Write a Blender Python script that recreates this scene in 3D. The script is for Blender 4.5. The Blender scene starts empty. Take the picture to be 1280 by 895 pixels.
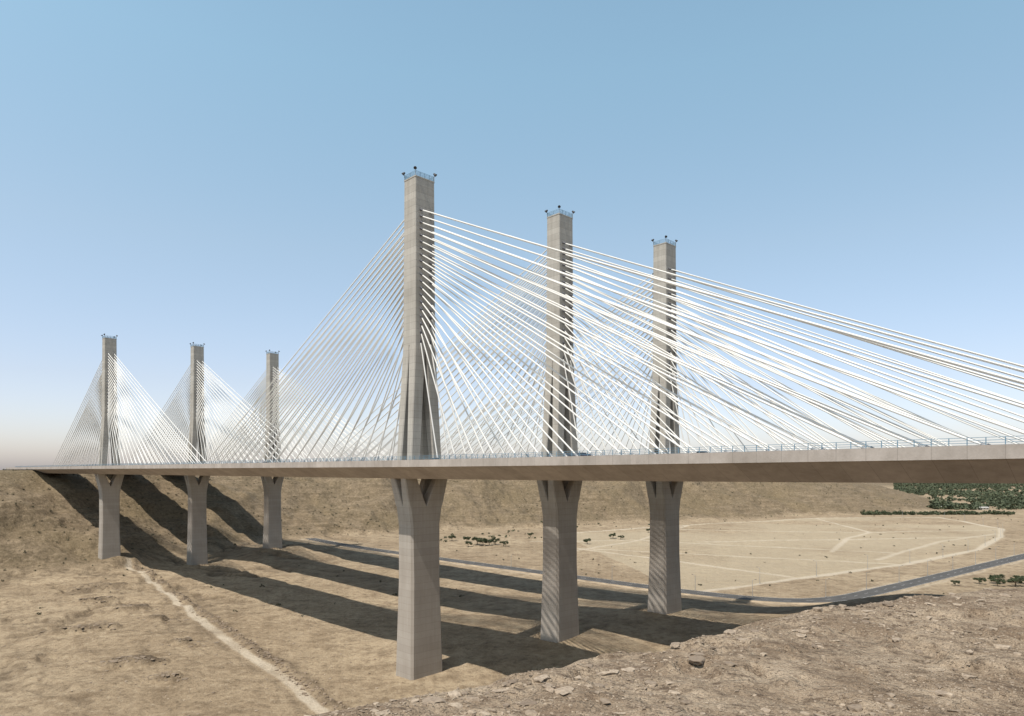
import bpy, math, numpy as np
from mathutils import Vector, Matrix
rng=np.random.default_rng(7)
sc=bpy.context.scene
sc.view_settings.view_transform='Standard'; sc.view_settings.look='None'; sc.view_settings.exposure=0; sc.view_settings.gamma=1

# ------------------------------------------------------------ noise
def h2(ix,iy,seed):
    a=(ix.astype(np.int64)*374761393+iy.astype(np.int64)*668265263+seed*1442695041)&0xffffffff
    a=((a^(a>>13))*1274126177)&0xffffffff
    a=(a^(a>>16))&0xffffffff
    return a.astype(np.float64)/4294967295.0
def vn(x,y,seed):
    x0=np.floor(x);y0=np.floor(y);fx=x-x0;fy=y-y0
    fx=fx*fx*(3-2*fx);fy=fy*fy*(3-2*fy)
    a=h2(x0,y0,seed);b=h2(x0+1,y0,seed);c=h2(x0,y0+1,seed);d=h2(x0+1,y0+1,seed)
    return (a+(b-a)*fx)*(1-fy)+(c+(d-c)*fx)*fy
def fbm(x,y,s,seed,o=4):
    r=0;a=.5;t=0
    for i in range(o):
        r=r+a*vn(x/s*2**i+17.3*i,y/s*2**i+5.1*i,seed+i);t+=a;a*=.5
    return r/t*2-1
def ridged(x,y,s,seed,o=4):
    r=0;a=.5;t=0
    for i in range(o):
        r=r+a*(1-np.abs(2*vn(x/s*2**i+11.3*i,y/s*2**i+7.1*i,seed+i)-1));t+=a;a*=.5
    return r/t
def sm(t):
    t=np.clip(t,0,1);return t*t*(3-2*t)
def dpoly(X,Y,P,closed=False):
    d=np.full(X.shape,1e18)
    n=len(P)
    for i in range(n if closed else n-1):
        ax,ay=P[i];bx,by=P[(i+1)%n]
        vx,vy=bx-ax,by-ay
        t=np.clip(((X-ax)*vx+(Y-ay)*vy)/(vx*vx+vy*vy),0,1)
        d=np.minimum(d,(X-ax-t*vx)**2+(Y-ay-t*vy)**2)
    return np.sqrt(d)
def inside(X,Y,P):
    r=np.zeros(X.shape,bool);n=len(P)
    for i in range(n):
        x1,y1=P[i];x2,y2=P[(i+1)%n]
        if y1==y2: continue
        c=((y1>Y)!=(y2>Y))&(X<(x2-x1)*(Y-y1)/(y2-y1)+x1)
        r^=c
    return r
FOOT=[(-700,-600),(-520,0),(-430,200),(-335,400),(-306,500),(-292,600),(-208,745),(-77,825),(251,978),(744,1200),(960,1500),(1380,2400),(2300,6000)]
HILL=FOOT+[(3000,30000),(-30000,30000),(-30000,-900)]
EDGE=[(-200,-400),(-80,-60),(-30,5),(-6.2,24.5),(-0.7,28.4),(8.6,34.9),(14.6,39),(25.2,46.5),(38.4,51.5),(60,62),(110,80),(180,120),(290,150),(500,170),(900,200)]
NEAR=EDGE+[(30000,400),(30000,-30000),(-400,-30000)]
ROAD=[(-214,722),(-161,655),(-64,560),(33,470),(90,415),(140,378),(176,376),(220,408),(312,480),(428,571),(560,675),(760,860),(1000,1200),(1500,1900)]
LTRACK=[(-299,532),(-240,455),(-132,308),(-56,206),(10,118)]
LOOP=[(104,402),(196,465),(306,532),(430,630),(530,741),(610,850),(640,960),(660,1060),(560,1060),(438,1030),(236,910),(55,785)]
PLOTS=[[(134,716),(337,599)],[(60,640),(306,532)],[(170,850),(420,800),(600,840)],[(20,700),(134,716),(236,910)],[(191,700),(525,745)],[(286,610),(365,741),(420,800),(460,1030)],[(196,465),(60,640)],[(40,600),(134,716)],[(300,560),(430,690),(560,790)]]
ROCKS=[(-193,311,15,5),(-143,257,11,4),(-138,287,9,3.5),(-201,358,12,5),(-262,430,16,7),(-170,335,9,3),(-230,380,9,4),(-120,238,8,2.5)]
CP=[(-33,243,0,60),(19.5,278,1.5,38),(69,313,7,50),(-259,569,-7,35),(-202,600,7,45),(165,262,24,40)]
def road_s(P,step):
    P=np.array(P,float)
    for _ in range(3):
        Q=[P[0]]
        for i in range(len(P)-1):
            Q.append(P[i]*.75+P[i+1]*.25);Q.append(P[i]*.25+P[i+1]*.75)
        Q.append(P[-1]);P=np.array(Q)
    L=np.r_[0,np.cumsum(np.hypot(*np.diff(P,axis=0).T))]
    s=np.arange(0,L[-1],step)
    return np.c_[np.interp(s,L,P[:,0]),np.interp(s,L,P[:,1])]
ROADS=road_s(ROAD,25)
def terrain(X,Y,detail=True):
    R=np.hypot(X,Y)
    z=np.zeros(X.shape)
    for cx,cy,h,s in CP: z+=h*np.exp(-((X-cx)**2+(Y-cy)**2)/(2*s*s))
    z+=0.9*fbm(X,Y,70,11,3)
    z+=0.45*fbm(X,Y,9,15,4)
    lw=sm((-(X+90))/120)*sm((Y-150)/80)
    z+=lw*(1.6*fbm(X,Y*1.6,28,19,4)-1.8*sm((ridged(X+.3*Y,Y*1.5,45,301,4)-.72)/.12))
    gul=lw*sm((ridged(X+.3*Y,Y*1.5,45,301,4)-.70)/.12)
    rock=.75*gul
    for cx,cy,a,b in ROCKS:
        e=((X-cx)/a)**2+((Y-cy)/(b*1.6))**2+1.6*fbm(X,Y,7,23,4)
        m=sm(1.2-e); z+=m*1.8; rock=np.maximum(rock,m)
    dl=dpoly(X,Y,LTRACK)
    wob=3.2*fbm(X,Y,26,31,4)
    off=(X+299)*0.80+(Y-532)*0.597
    tr=sm((2.8-np.abs(off+wob))/1.6)*(dl<9)*(.45+.5*sm(fbm(X,Y,14,33,3)+.6))
    z+=1.2*np.exp(-((off-5.2+wob)/1.8)**2)*(dl<14)*(0.7+0.8*fbm(X,Y,4,37,2))
    rub=np.exp(-((off-5.2+wob)/2.2)**2)*(dl<14)+.6*np.exp(-((off+4.6+wob)/1.2)**2)*(dl<14)
    pl=np.zeros(X.shape)
    for P in PLOTS:
        pl=np.maximum(pl,(.75+.3*fbm(X,Y,60,40,3))*sm((3.4-dpoly(X,Y,P)+1.3*fbm(X,Y,40,41,4))/2))
    lp=.9*sm((4.2-dpoly(X,Y,LOOP)+1.5*fbm(X,Y,40,43,4))/2)
    pale=sm(0.75+1.5*(fbm(X,Y,120,45,4)))*inside(X,Y,LOOP)
    dr=dpoly(X,Y,[tuple(p) for p in ROADS])
    rb=sm((34-dr)/18); z=z*(1-rb)+0.4*rb
    sh=.55*sm((10.5+4*fbm(X,Y,20,47,3)-dr)/3)
    ins=inside(X,Y,HILL)
    d=dpoly(X,Y,FOOT)*np.where(ins,1,-1)
    gl=ridged(X,Y,120,51,4)
    dn=d+60*(gl-.62)+9*fbm(X,Y,32,57,3)*sm((d+10)/60)
    H=73.2-20*sm((X-480)/480)+1.6*fbm(X,Y,300,61,3)
    W=205+40*sm((X-100)/400)
    t=np.clip((dn-2)/W,0,1)
    prof=0.55*t+0.45*sm(t)
    q=(prof+.05*fbm(X,Y,60,59,3))*11; st=(np.floor(q)+sm((q-np.floor(q))*2.4-.7))/11
    kk=.5*sm(fbm(X,Y,90,58,3)+.35)
    prof=np.clip(prof*(1-kk)+st*kk,0,1)
    hz=prof*H
    env=sm(t*6)*(1-sm((t-.85)*8))
    hz+=env*(5.0*fbm(X,Y,26,63,5)-6.5*(ridged(X,Y,38,65,5)-.6))
    z=np.where(dn>2,z*(1-sm(t*5))+hz,z)
    hill=sm(t*9+.25*fbm(X,Y,20,67,3))*(dn>2)
    hill=np.maximum(hill,sm((R-3300)/700))
    z+=np.where(ins,0,1)*62*sm((R-4200)/2500)*(Y>0)
    insn=inside(X,Y,NEAR)
    dnr=dpoly(X,Y,EDGE)*np.where(insn,-1,1)
    dd=dnr+1.8*fbm(X,Y,7,71,4)+6*fbm(X,Y,45,73,3)*sm((dnr-4)/20)
    c=X*.696-Y*.718
    top=64+9.3*sm((c-45)/60)+7.3*sm((15-Y)/15)*sm((60-X)/30)+np.where(dnr<0,1,0)*2.5*sm((R-150)/300)
    top=top+0.5*fbm(X,Y,6,75,5)+0.14*fbm(X,Y,1.1,77,3)+0.35*fbm(X,Y,17,79,2)-0.12
    q=top/.5; led=(np.floor(q)+sm((q-np.floor(q))*3.2-1.1))*.5
    lk=.8*sm(fbm(X,Y,11,78,2)*1.5+.45); top=top*(1-lk)+led*lk
    dp=np.clip(dd,0,None)
    drop=np.where(dp<4,0.10*dp*dp,1.6+0.80*(dp-4))
    zn=top-drop+sm((dp-3)/20)*2.0*fbm(X,Y,14,81,4)
    near=sm((zn-z)/3)
    z=np.maximum(z,zn)
    hill=hill*(1-near)
    return z,dict(hill=hill,track=np.clip(np.maximum(tr,np.maximum(pl,np.maximum(lp,sh))),0,1)*(1-near)*(1-hill),rock=np.maximum(rock,.8*rub)*(1-near)*(1-hill),near=near,pale=pale*(1-near)*(1-hill))
def tz(x,y):
    x=np.atleast_1d(np.asarray(x,float));y=np.atleast_1d(np.asarray(y,float))
    return terrain(x,y)[0]

# ------------------------------------------------------------ node helpers
def mat(name):
    m=bpy.data.materials.new(name);m.use_nodes=True;nt=m.node_tree
    b=nt.nodes['Principled BSDF'];return m,nt,b
def N(nt,t,**k):
    n=nt.nodes.new(t)
    for a,v in k.items(): setattr(n,a,v)
    return n
def noise(nt,vec,scale,detail=4,rough=.55):
    n=N(nt,'ShaderNodeTexNoise');n.inputs['Scale'].default_value=scale;n.inputs['Detail'].default_value=detail;n.inputs['Roughness'].default_value=rough
    nt.links.new(vec,n.inputs['Vector']);return n.outputs['Fac']
def ramp(nt,f,a,b):
    n=N(nt,'ShaderNodeMapRange');n.inputs[1].default_value=a;n.inputs[2].default_value=b
    nt.links.new(f,n.inputs[0]);return n.outputs[0]
def mix(nt,f,a,b,bt='MIX'):
    n=N(nt,'ShaderNodeMix',data_type='RGBA',blend_type=bt)
    for s,v in ((0,f),(6,a),(7,b)):
        if isinstance(v,(tuple,list)): n.inputs[s].default_value=(*v,1) if len(v)==3 else v
        elif isinstance(v,(int,float)): n.inputs[s].default_value=v
        else: nt.links.new(v,n.inputs[s])
    return n.outputs[2]
def attr(nt,name):
    n=N(nt,'ShaderNodeAttribute');n.attribute_name=name;return n.outputs['Fac']
def mth(nt,op,a,b=None):
    n=N(nt,'ShaderNodeMath',operation=op)
    for i,v in enumerate((a,b)):
        if v is None: continue
        if isinstance(v,(int,float)): n.inputs[i].default_value=v
        else: nt.links.new(v,n.inputs[i])
    return n.outputs[0]
def mapping(nt,vec,scale):
    n=N(nt,'ShaderNodeMapping');n.inputs['Scale'].default_value=scale;nt.links.new(vec,n.inputs['Vector']);return n.outputs[0]

def ground_mat():
    m,nt,b=mat('desert_ground');g=N(nt,'ShaderNodeNewGeometry').outputs['Position']
    nA=noise(nt,g,.012,5);nB=noise(nt,g,.09,6,.65);nC=noise(nt,g,1.3,5,.7);nD=noise(nt,g,9,4,.7);nE=noise(nt,g,.35,6,.7)
    sand=mix(nt,ramp(nt,nA,.38,.62),(.45,.35,.232),(.335,.253,.163))
    sand=mix(nt,ramp(nt,nB,.45,.70),sand,(.22,.16,.10))
    sand=mix(nt,mth(nt,'MULTIPLY',ramp(nt,nE,.5,.68),.75),sand,(.165,.12,.076))
    sand=mix(nt,mth(nt,'MULTIPLY',ramp(nt,nE,.45,.3),.7),sand,(.50,.405,.285))
    sand=mix(nt,mth(nt,'MULTIPLY',attr(nt,'pale'),.65),sand,(.46,.38,.265))
    strat=noise(nt,mapping(nt,g,(.02,.02,.40)),1.0,5,.7)
    hl=mix(nt,ramp(nt,strat,.35,.65),(.30,.228,.148),(.185,.138,.087))
    hl=mix(nt,ramp(nt,nB,.45,.7),hl,(.145,.11,.067))
    hl=mix(nt,ramp(nt,nA,.45,.7),hl,(.20,.152,.09))
    hl=mix(nt,mth(nt,'MULTIPLY',ramp(nt,nE,.5,.66),.75),hl,(.09,.07,.043))
    hl=mix(nt,mth(nt,'MULTIPLY',ramp(nt,nE,.44,.3),.7),hl,(.37,.29,.20))
    c=mix(nt,attr(nt,'hill'),sand,hl)
    c=mix(nt,mth(nt,'MULTIPLY',attr(nt,'rock'),ramp(nt,nB,.3,.6)),c,(.135,.10,.066))
    c=mix(nt,mth(nt,'MULTIPLY',attr(nt,'track'),.9),c,(.57,.485,.37))
    nr=mix(nt,ramp(nt,noise(nt,g,.22,6,.7),.4,.60),(.45,.352,.25),(.26,.19,.128))
    nr=mix(nt,ramp(nt,nC,.50,.66),nr,(.15,.107,.072))
    nr=mix(nt,mth(nt,'MULTIPLY',ramp(nt,nC,.43,.30),.8),nr,(.52,.42,.31))
    sp=N(nt,'ShaderNodeTexVoronoi');sp.inputs['Scale'].default_value=4.5;nt.links.new(g,sp.inputs['Vector'])
    nr=mix(nt,ramp(nt,sp.outputs['Distance'],.20,.08),nr,(.49,.40,.30))
    nr=mix(nt,ramp(nt,nD,.54,.68),nr,(.12,.086,.058))
    c=mix(nt,attr(nt,'near'),c,nr)
    v=ramp(nt,nC,.2,.8)
    c=mix(nt,.35,c,mix(nt,v,(.45,.45,.45),(1,1,1)),'MULTIPLY')
    nt.links.new(c,b.inputs['Base Color']);b.inputs['Roughness'].default_value=.95;b.inputs['Specular IOR Level'].default_value=.15
    nrm=None
    for h,dist in ((nB,2.6),(nE,1.3),(nC,.3),(nD,.06)):
        bp=N(nt,'ShaderNodeBump');bp.inputs['Strength'].default_value=.85;bp.inputs['Distance'].default_value=dist;nt.links.new(h,bp.inputs['Height'])
        if nrm: nt.links.new(nrm,bp.inputs['Normal'])
        nrm=bp.outputs[0]
    nt.links.new(nrm,b.inputs['Normal'])
    return m
def conc_mat(name,ca,cb,linestep=4.0,axis='Z'):
    m,nt,b=mat(name);o=N(nt,'ShaderNodeTexCoord').outputs['Object']
    n1=noise(nt,o,.09,5,.6);n2=noise(nt,mapping(nt,o,(.9,.9,.06)) if axis=='Z' else mapping(nt,o,(.5,.5,.25)),1,5,.65);n3=noise(nt,o,3,4,.6)
    c=mix(nt,ramp(nt,n1,.35,.65),ca,cb)
    c=mix(nt,.45,c,mix(nt,ramp(nt,n2,.3,.7),(.55,.53,.50),(1,1,1)),'MULTIPLY')
    c=mix(nt,.25,c,mix(nt,ramp(nt,n3,.3,.7),(.7,.7,.7),(1,1,1)),'MULTIPLY')
    s=N(nt,'ShaderNodeSeparateXYZ');nt.links.new(o,s.inputs[0])
    fr=mth(nt,'FRACT',mth(nt,'DIVIDE',s.outputs[axis],linestep))
    ln=mth(nt,'LESS_THAN',fr,.05 if axis=='Z' else .02)
    c=mix(nt,mth(nt,'MULTIPLY',ln,.4),c,(.13,.115,.10))
    fl=mth(nt,'FLOOR',mth(nt,'DIVIDE',s.outputs[axis],linestep))
    wn=N(nt,'ShaderNodeTexWhiteNoise',noise_dimensions='1D');nt.links.new(fl,wn.inputs['W'])
    c=mix(nt,.22,c,mix(nt,wn.outputs['Value'],(.45,.45,.45),(1,1,1)),'MULTIPLY')
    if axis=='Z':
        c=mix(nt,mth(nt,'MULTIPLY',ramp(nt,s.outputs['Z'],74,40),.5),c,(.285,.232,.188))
    nt.links.new(c,b.inputs['Base Color']);b.inputs['Roughness'].default_value=.88;b.inputs['Specular IOR Level'].default_value=.25
    bp=N(nt,'ShaderNodeBump');bp.inputs['Strength'].default_value=.3;bp.inputs['Distance'].default_value=.1;nt.links.new(n3,bp.inputs['Height']);nt.links.new(bp.outputs[0],b.inputs['Normal'])
    return m
def plain_mat(name,col,rough=.6,var=.25,scale=1.5,metal=0):
    m,nt,b=mat(name);o=N(nt,'ShaderNodeTexCoord').outputs['Object']
    n=noise(nt,o,scale,4)
    c=mix(nt,ramp(nt,n,.3,.7),tuple(x*(1-var) for x in col),tuple(min(1,x*(1+var)) for x in col))
    nt.links.new(c,b.inputs['Base Color']);b.inputs['Roughness'].default_value=rough;b.inputs['Metallic'].default_value=metal
    return m
M_ground=ground_mat()
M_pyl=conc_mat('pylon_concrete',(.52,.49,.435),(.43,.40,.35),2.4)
M_deck=conc_mat('deck_concrete',(.50,.445,.395),(.41,.36,.315),5.0,'X')
M_asph=plain_mat('asphalt',(.06,.058,.056),.9,.25,.3)
M_road=plain_mat('dusty_asphalt',(.075,.069,.062),.9,.25,.1)
M_paint=plain_mat('road_paint',(.75,.75,.72),.7,.08)
M_cable=plain_mat('cable_sheath',(.74,.72,.67),.5,.08,.05)
M_pipe=plain_mat('anchor_pipe',(.08,.08,.09),.5,.2)
M_rail=plain_mat('rail_steel',(.16,.27,.35),.5,.15,.4,.2)
M_dark=plain_mat('lamp_housing',(.03,.03,.035),.5,.2)
M_gal=plain_mat('galvanised_steel',(.35,.35,.35),.5,.1,1,.4)
M_bark=plain_mat('bark',(.12,.085,.055),.9)
def leaf_mat(name,a,b_):
    m,nt,b=mat(name);g=N(nt,'ShaderNodeNewGeometry')
    c=mix(nt,g.outputs['Random Per Island'],a,b_)
    c=mix(nt,ramp(nt,noise(nt,g.outputs['Position'],.25,3),.35,.65),c,mix(nt,.5,c,(.02,.025,.012)))
    nt.links.new(c,b.inputs['Base Color']);b.inputs['Roughness'].default_value=.8;return m
M_leaf=leaf_mat('foliage',(.04,.058,.025),(.10,.115,.05))
M_leaf2=leaf_mat('far_foliage',(.055,.075,.038),(.12,.135,.07))
M_shrub=leaf_mat('dry_shrub',(.07,.068,.035),(.13,.11,.06))

# ------------------------------------------------------------ mesh builders
class MB:
    def __init__(s): s.v=[];s.f=[];s.m=[];s.n=0
    def add(s,v,f,mi=0):
        v=np.asarray(v,float);s.v.append(v)
        for q in f: s.f.append(tuple(int(i)+s.n for i in q));s.m.append(mi)
        s.n+=len(v)
    def box(s,x0,x1,y0,y1,z0,z1,mi=0):
        v=[(x,y,z) for z in (z0,z1) for x,y in ((x0,y0),(x1,y0),(x1,y1),(x0,y1))]
        s.add(v,[(3,2,1,0),(4,5,6,7),(0,1,5,4),(1,2,6,5),(2,3,7,6),(3,0,4,7)],mi)
    def tube(s,a,b,r0,r1=None,k=8,mi=0,cap=True):
        r1=r0 if r1 is None else r1
        a=Vector(a);b=Vector(b);d=(b-a).normalized()
        u=d.orthogonal().normalized();w=d.cross(u)
        v=[];
        for p,r in ((a,r0),(b,r1)):
            for i in range(k):
                t=2*math.pi*i/k;v.append(tuple(p+u*(r*math.cos(t))+w*(r*math.sin(t))))
        f=[(i,(i+1)%k,k+(i+1)%k,k+i) for i in range(k)]
        if cap: f+= [tuple(range(k-1,-1,-1)),tuple(range(k,2*k))]
        s.add(v,f,mi)
    def loft(s,secs,mi=0,cap0=True,cap1=True):
        v=[]
        for z,x0,x1,y0,y1,c in secs:
            v+=[(x0+c,y0,z),(x1-c,y0,z),(x1,y0+c,z),(x1,y1-c,z),(x1-c,y1,z),(x0+c,y1,z),(x0,y1-c,z),(x0,y0+c,z)]
        f=[]
        for j in range(len(secs)-1):
            for i in range(8):
                a=j*8+i;b=j*8+(i+1)%8;f.append((a,b,b+8,a+8))
        if cap0: f.append(tuple(range(7,-1,-1)))
        if cap1: f.append(tuple(range((len(secs)-1)*8,len(secs)*8)))
        s.add(v,f,mi)
    def obj(s,name,mats,parent=None,smooth=False,loc=None,rot=None):
        me=bpy.data.meshes.new(name);me.from_pydata(np.concatenate(s.v).tolist(),[],s.f)
        for m in mats: me.materials.append(m)
        me.polygons.foreach_set('material_index',s.m)
        if smooth: me.polygons.foreach_set('use_smooth',[True]*len(s.f))
        me.update()
        o=bpy.data.objects.new(name,me);sc.collection.objects.link(o)
        if parent: o.parent=parent
        if loc is not None:o.location=loc
        if rot is not None:o.rotation_euler=rot
        return o
def quick(name,v,f,mats,smooth=False,loc=None):
    v=np.asarray(v,np.float32);f=np.asarray(f,np.int32);k=f.shape[1]
    me=bpy.data.meshes.new(name);me.vertices.add(len(v));me.vertices.foreach_set('co',v.ravel())
    me.loops.add(f.size);me.loops.foreach_set('vertex_index',f.ravel())
    me.polygons.add(len(f));me.polygons.foreach_set('loop_start',np.arange(0,f.size,k,dtype=np.int32))
    me.polygons.foreach_set('use_smooth',np.full(len(f),smooth))
    for m in mats: me.materials.append(m)
    me.update(calc_edges=True);me.validate()
    o=bpy.data.objects.new(name,me);sc.collection.objects.link(o)
    if loc is not None:o.location=loc
    return o

# ------------------------------------------------------------ terrain sheet
def geo(a,b,st): 
    n=int(math.ceil(math.log(b/a)/st));return a*np.exp(np.arange(n)*math.log(b/a)/n)
rad=np.concatenate([geo(1.5,18,.03),geo(18,70,.0045),geo(70,180,.015),geo(180,1300,.006),geo(1300,25000,.022),[25000]])
fa=math.radians(43)
ang=np.concatenate([np.linspace(-fa,fa,860,endpoint=False),np.linspace(fa,2*math.pi-fa,170,endpoint=False)])
nr_,na=len(rad),len(ang)
Rg,Ag=np.meshgrid(rad,ang,indexing='ij')
X=(Rg*np.sin(Ag)).ravel();Y=(Rg*np.cos(Ag)).ravel()
Z,masks=terrain(X,Y)
V=np.c_[X,Y,Z]
i=np.arange(nr_-1)[:,None];j=np.arange(na)[None,:];j2=(j+1)%na
F=np.stack([i*na+j,i*na+j2,(i+1)*na+j2,(i+1)*na+j],-1).reshape(-1,4)[:,::-1]
c0=len(V);V=np.vstack([V,[[0,0,tz(0,0)[0]]]])
cap=[(c0,(2*k)%na,(2*k+1)%na,(2*k+2)%na) for k in range(na//2)]
F=np.vstack([F,np.array(cap)[:,::-1]])
ground=quick('desert_ground',V,F,[M_ground],True)
for k,a in masks.items():
    at=ground.data.attributes.new(k,'FLOAT','POINT')
    at.data.foreach_set('value',np.r_[a,a[0]].astype(np.float32))

# ------------------------------------------------------------ valley road
def ribbon(P,offs,zs):
    T=np.gradient(P,axis=0);T/=np.hypot(*T.T)[:,None];Nn=np.c_[-T[:,1],T[:,0]]
    v=[]
    for k in range(len(P)):
        for o,z in zip(offs,zs): v.append((*(P[k]+Nn[k]*o),z[k]))
    m=len(offs);f=[(k*m+q,(k+1)*m+q,(k+1)*m+q+1,k*m+q+1) for k in range(len(P)-1) for q in range(m-1)]
    return v,f
RP=road_s(ROAD,12)
rz=np.full(len(RP),1.15)
mb=MB()
v,f=ribbon(RP,[-10,-6.6,-6.5,6.5,6.6,10],[rz-2.2,rz-.12,rz-.12,rz-.12,rz-.12,rz-2.2]);mb.add(v,[q[::-1] for q in f],1)
v,f=ribbon(RP,[-6.2,6.2],[rz,rz]);mb.add(v,[q[::-1] for q in f],0)
for o in (-5.9,5.75): 
    v,f=ribbon(RP,[o,o+.15],[rz+.006,rz+.006]);mb.add(v,[q[::-1] for q in f],2)
RD=road_s(ROAD,4)
for k in range(0,len(RD)-1,3):
    a,b=RD[k],RD[k+1];t=(b-a)/np.hypot(*(b-a));n=np.array([-t[1],t[0]])*.08
    mb.add([(*(a-n),rz[0]+.006),(*(b-n),rz[0]+.006),(*(b+n),rz[0]+.006),(*(a+n),rz[0]+.006)],[(0,1,2,3)],2)
M_should=plain_mat('gravel_shoulder',(.34,.265,.18),.95,.3,.15)
mb.obj('valley_road',[M_road,M_should,M_paint])

# ------------------------------------------------------------ bridges
ROTZ=math.atan2(-.718,.696)
SPAN=405
HW=18.6
def zt(x):
    return 75.3+0.7*min(1.6,max(0,x)/177)**2
def make_pylon(parent,x0,zb):
    mb=MB()
    S=lambda z,x,y,c:(z,-x,x,-y,y,c)
    mb.loft([S(zb-6,5.3,7.1,.8),S(zb,5.2,7.0,.8),S(35,4.4,6.2,.8),S(54,4.2,6.3,.7),S(60.5,4.3,7.2,.6)])
    for sx in (-1,1):
        for sy in (-1,1):
            def L(z,xi,xo,yi,yo,c): return (z,*(sorted((sx*xi,sx*xo))),*(sorted((sy*yi,sy*yo))),c)
            mb.loft([L(60.49,.02,4.3,0.02,7.2,.3),L(71.2,1.9,4.7,4.6,9.7,.4)],cap0=False)
            mb.loft([L(74.9,1.7,4.5,2.9,6.8,.35),L(117,0.0,3.75,0.0,4.45,.3)],cap0=False,cap1=False)
    mb.loft([S(116.98,3.75,4.45,.3),S(175.5,3.4,4.2,.3)],cap0=False)
    mb.loft([S(175.5,3.5,4.3,.3),S(175.95,3.5,4.3,.3)])
    mb.box(-5.2,5.2,-6.9,6.9,75.32,76.2)
    o=mb.obj('pylon',[M_pyl],parent);o.location=(x0,0,0)
    r=MB()
    zt0=175.95
    for x in (-3.2,0,3.2):
        for y in (-4,4): r.tube((x,y,zt0),(x,y,zt0+1.7),.09,k=5)
    for y in (-2,0,2):
        for x in (-3.2,3.2): r.tube((x,y,zt0),(x,y,zt0+1.7),.09,k=5)
    for z in (.45,.85,1.3,1.7):
        for y in (-4,4): r.tube((-3.2,y,zt0+z),(3.2,y,zt0+z),.07,k=5)
        for x in (-3.2,3.2): r.tube((x,-4,zt0+z),(x,4,zt0+z),.07,k=5)
    r.obj('pylon_railing',[M_rail],parent).location=(x0,0,0)
    l=MB()
    for (x,y) in ((-3.3,-4.1),(3.3,-4.1),(-3.3,4.1),(3.3,4.1)):
        l.tube((x,y,zt0-.2),(x,y,zt0+2.5),.09,.06,k=6,mi=1)
        dx,dy=math.copysign(.35,x),math.copysign(.35,y)
        l.tube((x-dx*.4,y-dy*.4,zt0+2.9),(x+dx,y+dy,zt0+2.3),.28,.56,k=10,mi=0)
        l.tube((x+dx,y+dy,zt0+2.3),(x+dx*1.15,y+dy*1.15,zt0+2.2),.6,.6,k=10,mi=0)
    l.obj('pylon_floodlights',[M_dark,M_gal],parent).location=(x0,0,0)
    cb=MB();NC=20
    for s in (-1,1):
        for k in range(NC):
            zc=119.5+(164.5-119.5)*(k/(NC-1))**.92
            xd=14+(201-14)*k/(NC-1)
            for y in (-2.1,2.1):
                a=Vector((s*3.3,y,zc));xx=x0+s*xd;b=Vector((s*xd,y*1.15,zt(xx)+.3))
                d=(b-a).normalized()
                L_=(b-a).length;pts=[]
                for q in range(7):
                    t=q/6;p=a.lerp(b,t);p.z-=4*t*(1-t)*L_*.0028;pts.append(p)
                for q in range(6): cb.tube(pts[q],pts[q+1],.235,k=8,cap=False)
                cb.tube(a,a+d*1.9,.38,.34,k=8,mi=1)
                cb.tube(b,b-d*3.2,.33,.30,k=8,mi=2)
    cb.obj('stay_cables',[M_cable,M_pipe,M_gal],parent,smooth=True).location=(x0,0,0)
def make_bridge(x,y,z1,z2):
    e=bpy.data.objects.new('cable_stayed_bridge',None);sc.collection.objects.link(e)
    e.location=(x,y,0);e.rotation_euler=(0,0,ROTZ)
    mb=MB()
    prof=[(-HW,-1.2),(-HW,1.0),(-HW+.35,1.0),(-HW+.5,0.0),(HW-.5,0.0),(HW-.35,1.0),(HW,1.0),(HW,-1.2),(HW-.9,-1.45),(9.8,-5.1),(-9.8,-5.1),(-HW+.9,-1.45)]
    xs=np.r_[np.arange(-760,-0.1,20),np.arange(0,331,10)]
    v=[];n=len(prof)
    for xx in xs:
        for (py,pz) in prof: v.append((xx,py,zt(xx)+pz))
    f=[(k*n+q,k*n+(q+1)%n,(k+1)*n+(q+1)%n,(k+1)*n+q) for k in range(len(xs)-1) for q in range(n)]
    f+=[tuple(range(n-1,-1,-1)),tuple(range((len(xs)-1)*n,len(xs)*n))]
    mb.add(v,f)
    mb.obj('deck',[M_deck],e)
    rd=MB()
    def strip(y0,y1,dz,mi):
        v=[];
        for xx in xs: v+= [(xx,y0,zt(xx)+dz),(xx,y1,zt(xx)+dz)]
        rd.add(v,[(2*k,2*k+2,2*k+3,2*k+1) for k in range(len(xs)-1)],mi)
    for a,b in ((-17.6,-7.2),(7.2,17.6)): strip(a,b,.05,0)
    for yy in (-17.2,-7.6,7.5,17.1): strip(yy,yy+.15,.056,1)
    for yy in (-14,-10.6,10.6,14):
        for xx in np.arange(-750,320,12): rd.add([(xx,yy-.07,zt(xx)+.056),(xx+4,yy-.07,zt(xx+4)+.056),(xx+4,yy+.07,zt(xx+4)+.056),(xx,yy+.07,zt(xx)+.056)],[(0,1,2,3)],1)
    rd.obj('carriageway',[M_asph,M_paint],e)
    rl=MB()
    for yy in (-HW+.18,HW-.18):
        for xx in np.arange(-700,330,2.5): rl.box(xx-.06,xx+.06,yy-.06,yy+.06,zt(xx)+1.0,zt(xx)+2.2)
        for a in range(-700,330,10):
            for hh in (1.35,1.75,2.2):
                rl.tube((a,yy,zt(a)+hh),(a+10,yy,zt(a+10)+hh),.055,k=4,cap=False)
    for yy in (-7.0,7.0):
        for a in range(-700,330,10):
            rl.tube((a,yy,zt(a)+.7),(a+10,yy,zt(a+10)+.7),.12,k=4,cap=False)
            rl.box(a-.07,a+.07,yy-.07,yy+.07,zt(a),zt(a)+.7)
    rl.obj('railings',[M_rail],e)
    make_pylon(e,0,z1);make_pylon(e,-SPAN,z2)
    return e
B1=make_bridge(-33,243,0,0)
B2=make_bridge(19.5,278,1,-6)
B3=make_bridge(70,313,7,6)

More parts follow.
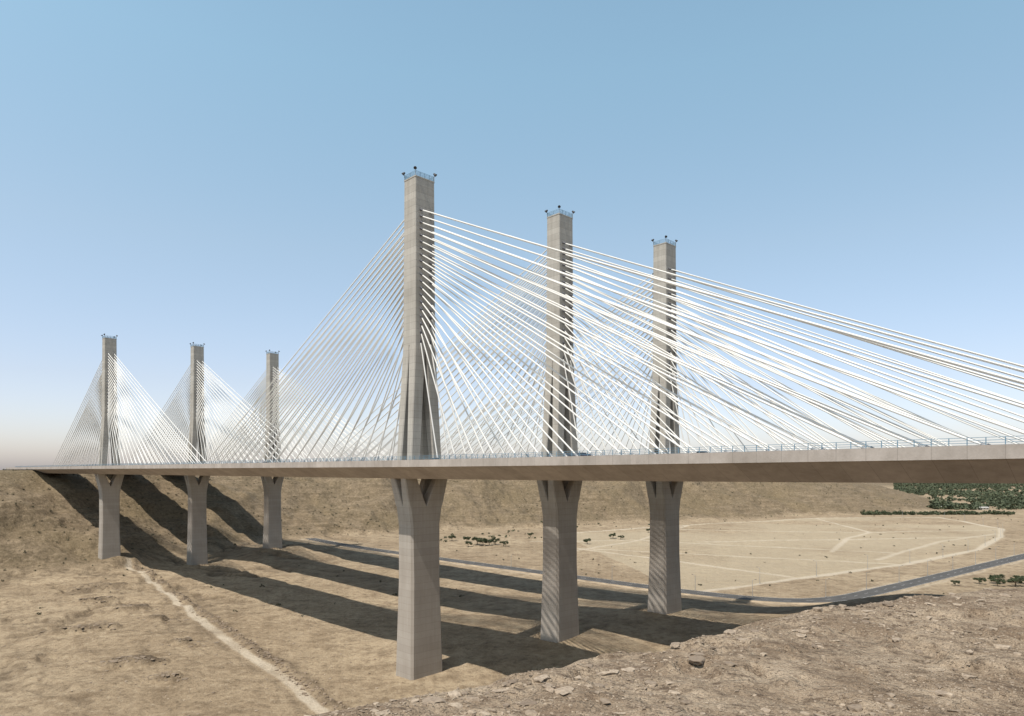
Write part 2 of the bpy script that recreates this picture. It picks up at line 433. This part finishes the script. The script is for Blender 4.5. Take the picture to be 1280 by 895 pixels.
# ------------------------------------------------------------ vehicles
def paintm(n,c): return plain_mat(n,c,.3,.05)
M_glass=plain_mat('car_glass',(.02,.025,.03),.1,.1);M_tyre=plain_mat('tyre',(.02,.02,.02),.9,.2)
def prism(mb,prof,mi):
    n=len(prof);v=[(x,-w,z) for (x,z,w) in prof]+[(x,w,z) for (x,z,w) in prof]
    f=[tuple(range(n)),tuple(range(2*n-1,n-1,-1))]+[(k,k+n,(k+1)%n+n,(k+1)%n) for k in range(n)]
    mb.add(v,f,mi)
def car(name,col,B,x,y,flip=1):
    mb=MB()
    prism(mb,[(-2.2,.35,.85),(-2.25,.8,.88),(-1.9,.98,.86),(1.0,.98,.86),(2.15,.78,.84),(2.25,.4,.82)],0)
    prism(mb,[(-1.75,.98,.8),(-1.2,1.45,.66),(.2,1.47,.66),(1.0,.98,.8)],1)
    mb.box(-1.15,.15,-.66,.66,1.45,1.50,0)
    for a in (-1.4,1.4):
        for s in (-1,1): mb.tube((a,s*.62,.34),(a,s*.87,.34),.34,k=14,mi=2)
    o=mb.obj(name,[paintm(name+'_paint',col),M_glass,M_tyre]);R=Matrix.Rotation(ROTZ,4,'Z')
    p=B.location+R@Vector((x,y,0));o.location=(p.x,p.y,zt(x)+.06);o.rotation_euler=(0,0,ROTZ+(math.pi if flip<0 else 0))
def truck(B,x,y,col):
    mb=MB()
    mb.box(-4,4.2,-.5,.5,.6,.9,3)
    mb.box(-4.2,2.0,-1.2,1.2,.95,2.9,0)
    prism(mb,[(2.2,.55,1.15),(2.2,2.5,1.1),(3.7,2.5,1.05),(4.2,1.6,1.15),(4.25,.55,1.15)],1)
    prism(mb,[(3.72,2.35,.95),(3.76,2.35,.95),(4.22,1.65,1.0),(4.18,1.6,1.0)],2)
    for a in (-3,-1.9,3.2):
        for s in (-1,1): mb.tube((a,s*.8,.5),(a,s*1.16,.5),.5,k=14,mi=4)
    o=mb.obj('box_truck',[paintm('truck_box',(.08,.09,.11)),paintm('truck_cab',col),M_glass,M_dark,M_tyre]);R=Matrix.Rotation(ROTZ,4,'Z')
    p=B.location+R@Vector((x,y,0));o.location=(p.x,p.y,zt(x)+.06);o.rotation_euler=(0,0,ROTZ)
truck(B1,64,11.8,(.04,.06,.12))
car('sedan_car',(.7,.7,.7),B1,30,-15.6);car('sedan_car',(.05,.08,.2),B1,120,-12.2);car('sedan_car',(.25,.03,.03),B1,-90,-15.6);car('sedan_car',(.6,.6,.6),B2,90,-15.6)

# ------------------------------------------------------------ rocks
def ico(sub):
    import bmesh
    bm=bmesh.new();bmesh.ops.create_icosphere(bm,subdivisions=sub,radius=1)
    v=np.array([p.co[:] for p in bm.verts]);f=np.array([[q.index for q in t.verts] for t in bm.faces]);bm.free();return v,f
I1=ico(1);I2=ico(2)
def rocks(name,x,y,size,m,base=I1,flat=.5,sink=.25):
    n=len(x);bv,bf=base;z=tz(x,y)
    v=np.repeat(bv[None],n,0)*(1+.28*rng.standard_normal((n,len(bv),1)).clip(-1.6,1.6))
    v[:,:,2]=np.clip(v[:,:,2],-.8,.55)
    sc3=np.stack([size*rng.uniform(.7,1.4,n),size*rng.uniform(.6,1.1,n),size*rng.uniform(flat*.5,flat*1.3,n)],-1)
    v*=sc3[:,None];a=rng.uniform(0,6.28,n);c,s=np.cos(a)[:,None],np.sin(a)[:,None]
    xx=v[:,:,0]*c-v[:,:,1]*s;yy=v[:,:,0]*s+v[:,:,1]*c
    v=np.stack([xx+x[:,None],yy+y[:,None],v[:,:,2]+(z+size*sink*flat)[:,None]],-1)
    f=(bf[None]+(np.arange(n)*len(bv))[:,None,None]).reshape(-1,3)
    return quick(name,v.reshape(-1,3),f,[m])
def rock_mat():
    m,nt,b=mat('scattered_rock');g=N(nt,'ShaderNodeNewGeometry')
    c=mix(nt,g.outputs['Random Per Island'],(.20,.15,.105),(.45,.36,.265))
    c=mix(nt,ramp(nt,noise(nt,g.outputs['Position'],6,4),.4,.65),c,mix(nt,.5,c,(.12,.085,.06)))
    nt.links.new(c,b.inputs['Base Color']);b.inputs['Roughness'].default_value=.95
    bp=N(nt,'ShaderNodeBump');bp.inputs['Distance'].default_value=.03;nt.links.new(noise(nt,g.outputs['Position'],12,4),bp.inputs['Height']);nt.links.new(bp.outputs[0],b.inputs['Normal'])
    return m
M_rk=rock_mat()
def near_pts(n,big=False):
    y=rng.uniform(10,70,n*6);x=rng.uniform(-20,70,n*6)
    k=inside(x,y,[(p[0],p[1]) for p in NEAR])|(dpoly(x,y,EDGE)<2.0)
    w=fbm(x,y,5,91,3)*1.2+.5
    k&=rng.uniform(0,1,len(x))<w
    return x[k][:n],y[k][:n]
x,y=near_pts(26000);rocks('foreground_gravel',x,y,.03+.06*rng.random(len(x))**3,M_rk,I1,.8)
x,y=near_pts(2600);rocks('foreground_stones',x,y,.07+.24*rng.random(len(x))**5,M_rk,I1,.6)
ex=[];ey=[]
E=np.array(EDGE[2:11])
for k in range(len(E)-1):
    L_=np.hypot(*(E[k+1]-E[k]));m_=int(L_*5)
    t=rng.random(m_);o=rng.normal(-.8,1.6,m_);d_=(E[k+1]-E[k])/L_
    ex+=list(E[k,0]+t*L_*d_[0]-o*d_[1]);ey+=list(E[k,1]+t*L_*d_[1]+o*d_[0])
rocks('ledge_rocks',np.array(ex),np.array(ey),.07+.40*rng.random(len(ex))**4,M_rk,I2,.4,.0)
n=1100;t=rng.random(n);lx=-299+t*243+rng.normal(0,1.6,n)+4.5*.8;ly=532-t*326+rng.normal(0,1.6,n)+4.5*.6
rocks('track_rubble',lx,ly,.25+.6*rng.random(n)**3,plain_mat('rubble',(.24,.182,.128),.95,.3,.4),I1,.7)
n=2500;x=rng.uniform(-330,-40,n);y=rng.uniform(190,440,n);rocks('valley_stones',x,y,.15+.4*rng.random(n)**4,M_rk,I1,.6)
hx=[];hy=[]
for cx,cy,a,b in ROCKS:
    q=70;hx+=list(cx+rng.normal(0,a*.6,q));hy+=list(cy+rng.normal(0,b*.9,q))
rocks('rock_outcrops',np.array(hx),np.array(hy),.3+.9*rng.random(len(hx))**3,plain_mat('outcrop_rock',(.22,.168,.118),.95,.3,.4),I1,.4,.0)

# ------------------------------------------------------------ vegetation
def leaves(c,s):
    n=len(c);a=rng.standard_normal((n,3));a/=np.linalg.norm(a,axis=1)[:,None]
    b=np.cross(a,rng.standard_normal((n,3)));b/=np.linalg.norm(b,axis=1)[:,None];a=a*s[:,None];b=b*(s*.7)[:,None]
    v=np.stack([c-a-b,c+a-b,c+a+b,c-a+b],1).reshape(-1,3);f=np.arange(4*n).reshape(n,4);return v,f
def blob(n,r,h):
    d=rng.standard_normal((n,3));d/=np.linalg.norm(d,axis=1)[:,None];d*=(rng.random(n)**.4)[:,None]
    return d*np.array([r,r,h])
def tree_mesh(k):
    mb=MB();H=rng.uniform(5.5,8)
    p=Vector((0,0,-.5));q=Vector((rng.uniform(-.4,.4),rng.uniform(-.4,.4),H*.38));mb.tube(p,q,.28,.2,k=8,mi=0)
    for i in range(7):
        a=i*.9+rng.uniform(-.3,.3);r=rng.uniform(1.4,3.3);e=Vector((math.cos(a)*r,math.sin(a)*r,H*rng.uniform(.55,.85)))
        mid=q.lerp(e,.5)+Vector((0,0,.3));mb.tube(q,mid,.14,.1,k=6);mb.tube(mid,e,.1,.04,k=6)
        for j in range(3):
            c=np.array(e)+rng.normal(0,.6,3);pts=c+blob(60,rng.uniform(.9,1.5),rng.uniform(.6,1.0))
            v,f=leaves(pts,rng.uniform(.12,.3,len(pts)));mb.add(v,f,1)
    return mb
TM=[]
for k in range(3):
    mb=tree_mesh(k);o=mb.obj('acacia_tree',[M_bark,M_leaf]);TM.append(o.data);bpy.data.objects.remove(o)
TP=[(-22,662,1.3),(-34,668,1.5),(-42,655,1.0),(-8,655,1.1),(-28,660,1.4),(-16,668,1.3),(-46,690,1.2),(75,680,1.0),(108,730,1.1),(115,722,.9),(-62,705,1.1),(20,740,.9),
    (300,438,.9),(313,441,1.1),(322,436,.8),(331,444,1.1),(340,440,.9),(352,448,1.1),(306,430,1.0),(318,431,1.1),(326,430,1.1),(345,434,1.0),(60,760,.8),(160,800,.9),(280,431,.7),(366,455,1.0),(200,850,.9),(-95,735,1.0)]
for k,(x,y,s) in enumerate(TP):
    o=bpy.data.objects.new('acacia_tree',TM[k%3]);sc.collection.objects.link(o)
    o.location=(x,y,tz(x,y)[0]);o.scale=(s,s,s*.85);o.rotation_euler=(0,0,rng.uniform(0,6))
def mass(name,x,y,r,hf,per,ls,m):
    z=tz(x,y);C=[];S=[]
    for k in range(len(x)):
        nl=3
        for q in range(nl):
            c=np.array([x[k],y[k],z[k]+r[k]*hf*.7])+rng.normal(0,.4*r[k],3)*np.array([1,1,.4])
            C.append(c+blob(per//nl,r[k]*.7,r[k]*hf*.7));S.append(rng.uniform(.6,1.3,per//nl)*ls*r[k])
    v,f=leaves(np.concatenate(C),np.concatenate(S));return quick(name,v,f,[m])
n=16000;x=rng.uniform(-520,900,n);y=rng.uniform(330,1350,n)
mk=inside(x,y,HILL);w=np.where(mk,.40,.03)*(fbm(x,y,80,95,3)*1.5+.8);k=(rng.random(n)<w)&(np.abs(x/y)<.8)
x,y=x[k],y[k];mass('desert_shrubs',x,y,rng.uniform(.5,1.4,len(x)),.8,24,.25,M_shrub)
n=200;x=rng.uniform(-130,320,n);y=rng.uniform(690,930,n);k=(fbm(x,y,60,97,2)>.1)&(x<.75*(y-680)+40)
mass('valley_bushes',x[k],y[k],rng.uniform(.8,2.2,k.sum()),.8,60,.2,M_leaf)
n=170;t=rng.random(n);mass('distant_hedgerow',570+t*260+rng.normal(0,5,n),1120+t*15+rng.normal(0,6,n),rng.uniform(2.4,5.0,n),.9,60,.2,M_leaf)
n=8000;y=1260+2900*rng.random(n)**1.1;x=y*rng.uniform(.56,1.1,n);k=(dpoly(x,y,FOOT)*np.where(inside(x,y,HILL),1,-1)<20)&(2.0*fbm(x,y*.5,160,99,3)+.55>rng.random(n)*.7-.15)
x,y=x[k],y[k];mass('distant_trees',x,y,rng.uniform(3.5,8.5,len(x)),.85,36,.28,M_leaf2)

# ------------------------------------------------------------ street lamps
lm=MB();lm.tube((0,0,-.3),(0,0,10),.16,.10,k=8);lm.tube((0,0,10),(1.8,0,10.6),.07,.05,k=6);lm.box(1.5,2.4,-.18,.18,10.5,10.68,1);lm.box(-.3,.3,-.3,.3,-.3,.25)
lo=lm.obj('street_lamp',[M_gal,M_dark]);ld=lo.data;bpy.data.objects.remove(lo)
LP=road_s(LOOP,62)
for k,p in enumerate(LP[:16]):
    o=bpy.data.objects.new('street_lamp',ld);sc.collection.objects.link(o);o.location=(p[0]+5,p[1]+4,tz(p[0]+5,p[1]+4)[0]);o.rotation_euler=(0,0,2.3)
for p in road_s(ROAD,45)[7:22]:
    o=bpy.data.objects.new('street_lamp',ld);sc.collection.objects.link(o);o.location=(p[0]-5.5,p[1]+7.0,.6);o.rotation_euler=(0,0,-.8)
M_wall=plain_mat('shed_wall',(.42,.38,.31),.8,.1);M_roof=plain_mat('shed_roof',(.45,.43,.40),.7,.1)
for (x,y,w,l,r) in ((815,1300,20,10,.5),(870,1265,24,9,.1),(925,1340,20,12,.4)):
    s=MB();s.box(-w/2,w/2,-l/2,l/2,-1,4.0,0)
    s.add([(-w/2-.6,-l/2-.6,3.95),(w/2+.6,-l/2-.6,3.95),(w/2+.6,0,5.6),(-w/2-.6,0,5.6),(w/2+.6,l/2+.6,3.95),(-w/2-.6,l/2+.6,3.95)],[(0,1,2,3),(3,2,4,5),(0,3,5),(1,4,2)],1)
    for q in range(4): s.box(-w/2+w*(q+.3)/4,-w/2+w*(q+.6)/4,-l/2-.03,-l/2,0 if q==1 else 1.4,3,2)
    o=s.obj('farm_shed',[M_wall,M_roof,M_dark]);o.location=(x,y,tz(x,y)[0]);o.rotation_euler=(0,0,r)

# ------------------------------------------------------------ light & sky
D=Vector((-.718*.52+.696*.04,-.696*.52-.718*.04,1.0)).normalized()
sl=bpy.data.lights.new('sun','SUN');sl.energy=5.0;sl.angle=math.radians(.5);sl.color=(1,.95,.88)
so=bpy.data.objects.new('sun',sl);sc.collection.objects.link(so);so.rotation_euler=D.to_track_quat('Z','Y').to_euler();so.location=(-200,-200,500)
w=bpy.data.worlds.new('World');sc.world=w;w.use_nodes=True;nt=w.node_tree
bg=nt.nodes['Background'];sky=nt.nodes.new('ShaderNodeTexSky');sky.sky_type='NISHITA';sky.sun_disc=False
sky.sun_elevation=math.asin(D.z);sky.sun_rotation=math.atan2(D.x,D.y);sky.altitude=600;sky.air_density=1.0;sky.dust_density=2.0;sky.ozone_density=1.0
tc=N(nt,'ShaderNodeTexCoord');sp=N(nt,'ShaderNodeSeparateXYZ');nt.links.new(tc.outputs['Generated'],sp.inputs[0])
cr=N(nt,'ShaderNodeValToRGB');nt.links.new(sp.outputs['Z'],cr.inputs[0])
el=cr.color_ramp.elements
G=[(0.0,(1.85,1.72,1.95)),(.12,(2.05,1.78,1.72)),(.3,(2.5,2.3,1.90)),(.50,(2.7,2.85,2.25)),(.58,(2.7,2.9,2.3)),(.70,(1.0,1.0,.9)),(1.0,(.4,.4,.38))]
el[0].position=0;el[0].color=(*[c/4 for c in G[0][1]],1);el[1].position=1;el[1].color=(*[c/4 for c in G[-1][1]],1)
for p,c in G[1:-1]:
    e=el.new(p);e.color=(*[q/4 for q in c],1)
c1=mix(nt,1.0,sky.outputs[0],cr.outputs[0],'MULTIPLY')
c2=mix(nt,1.0,c1,(4,4,4),'MULTIPLY')
nt.links.new(c2,bg.inputs[0]);bg.inputs[1].default_value=.10

cd=bpy.data.cameras.new('camera');co=bpy.data.objects.new('camera',cd);sc.collection.objects.link(co)
co.location=(0,0,73);co.rotation_euler=(math.radians(90),0,0)
cd.sensor_width=36;cd.sensor_fit='HORIZONTAL';cd.lens=853/1280*36;cd.shift_y=140.5/1280;cd.clip_start=.1;cd.clip_end=60000
sc.camera=co
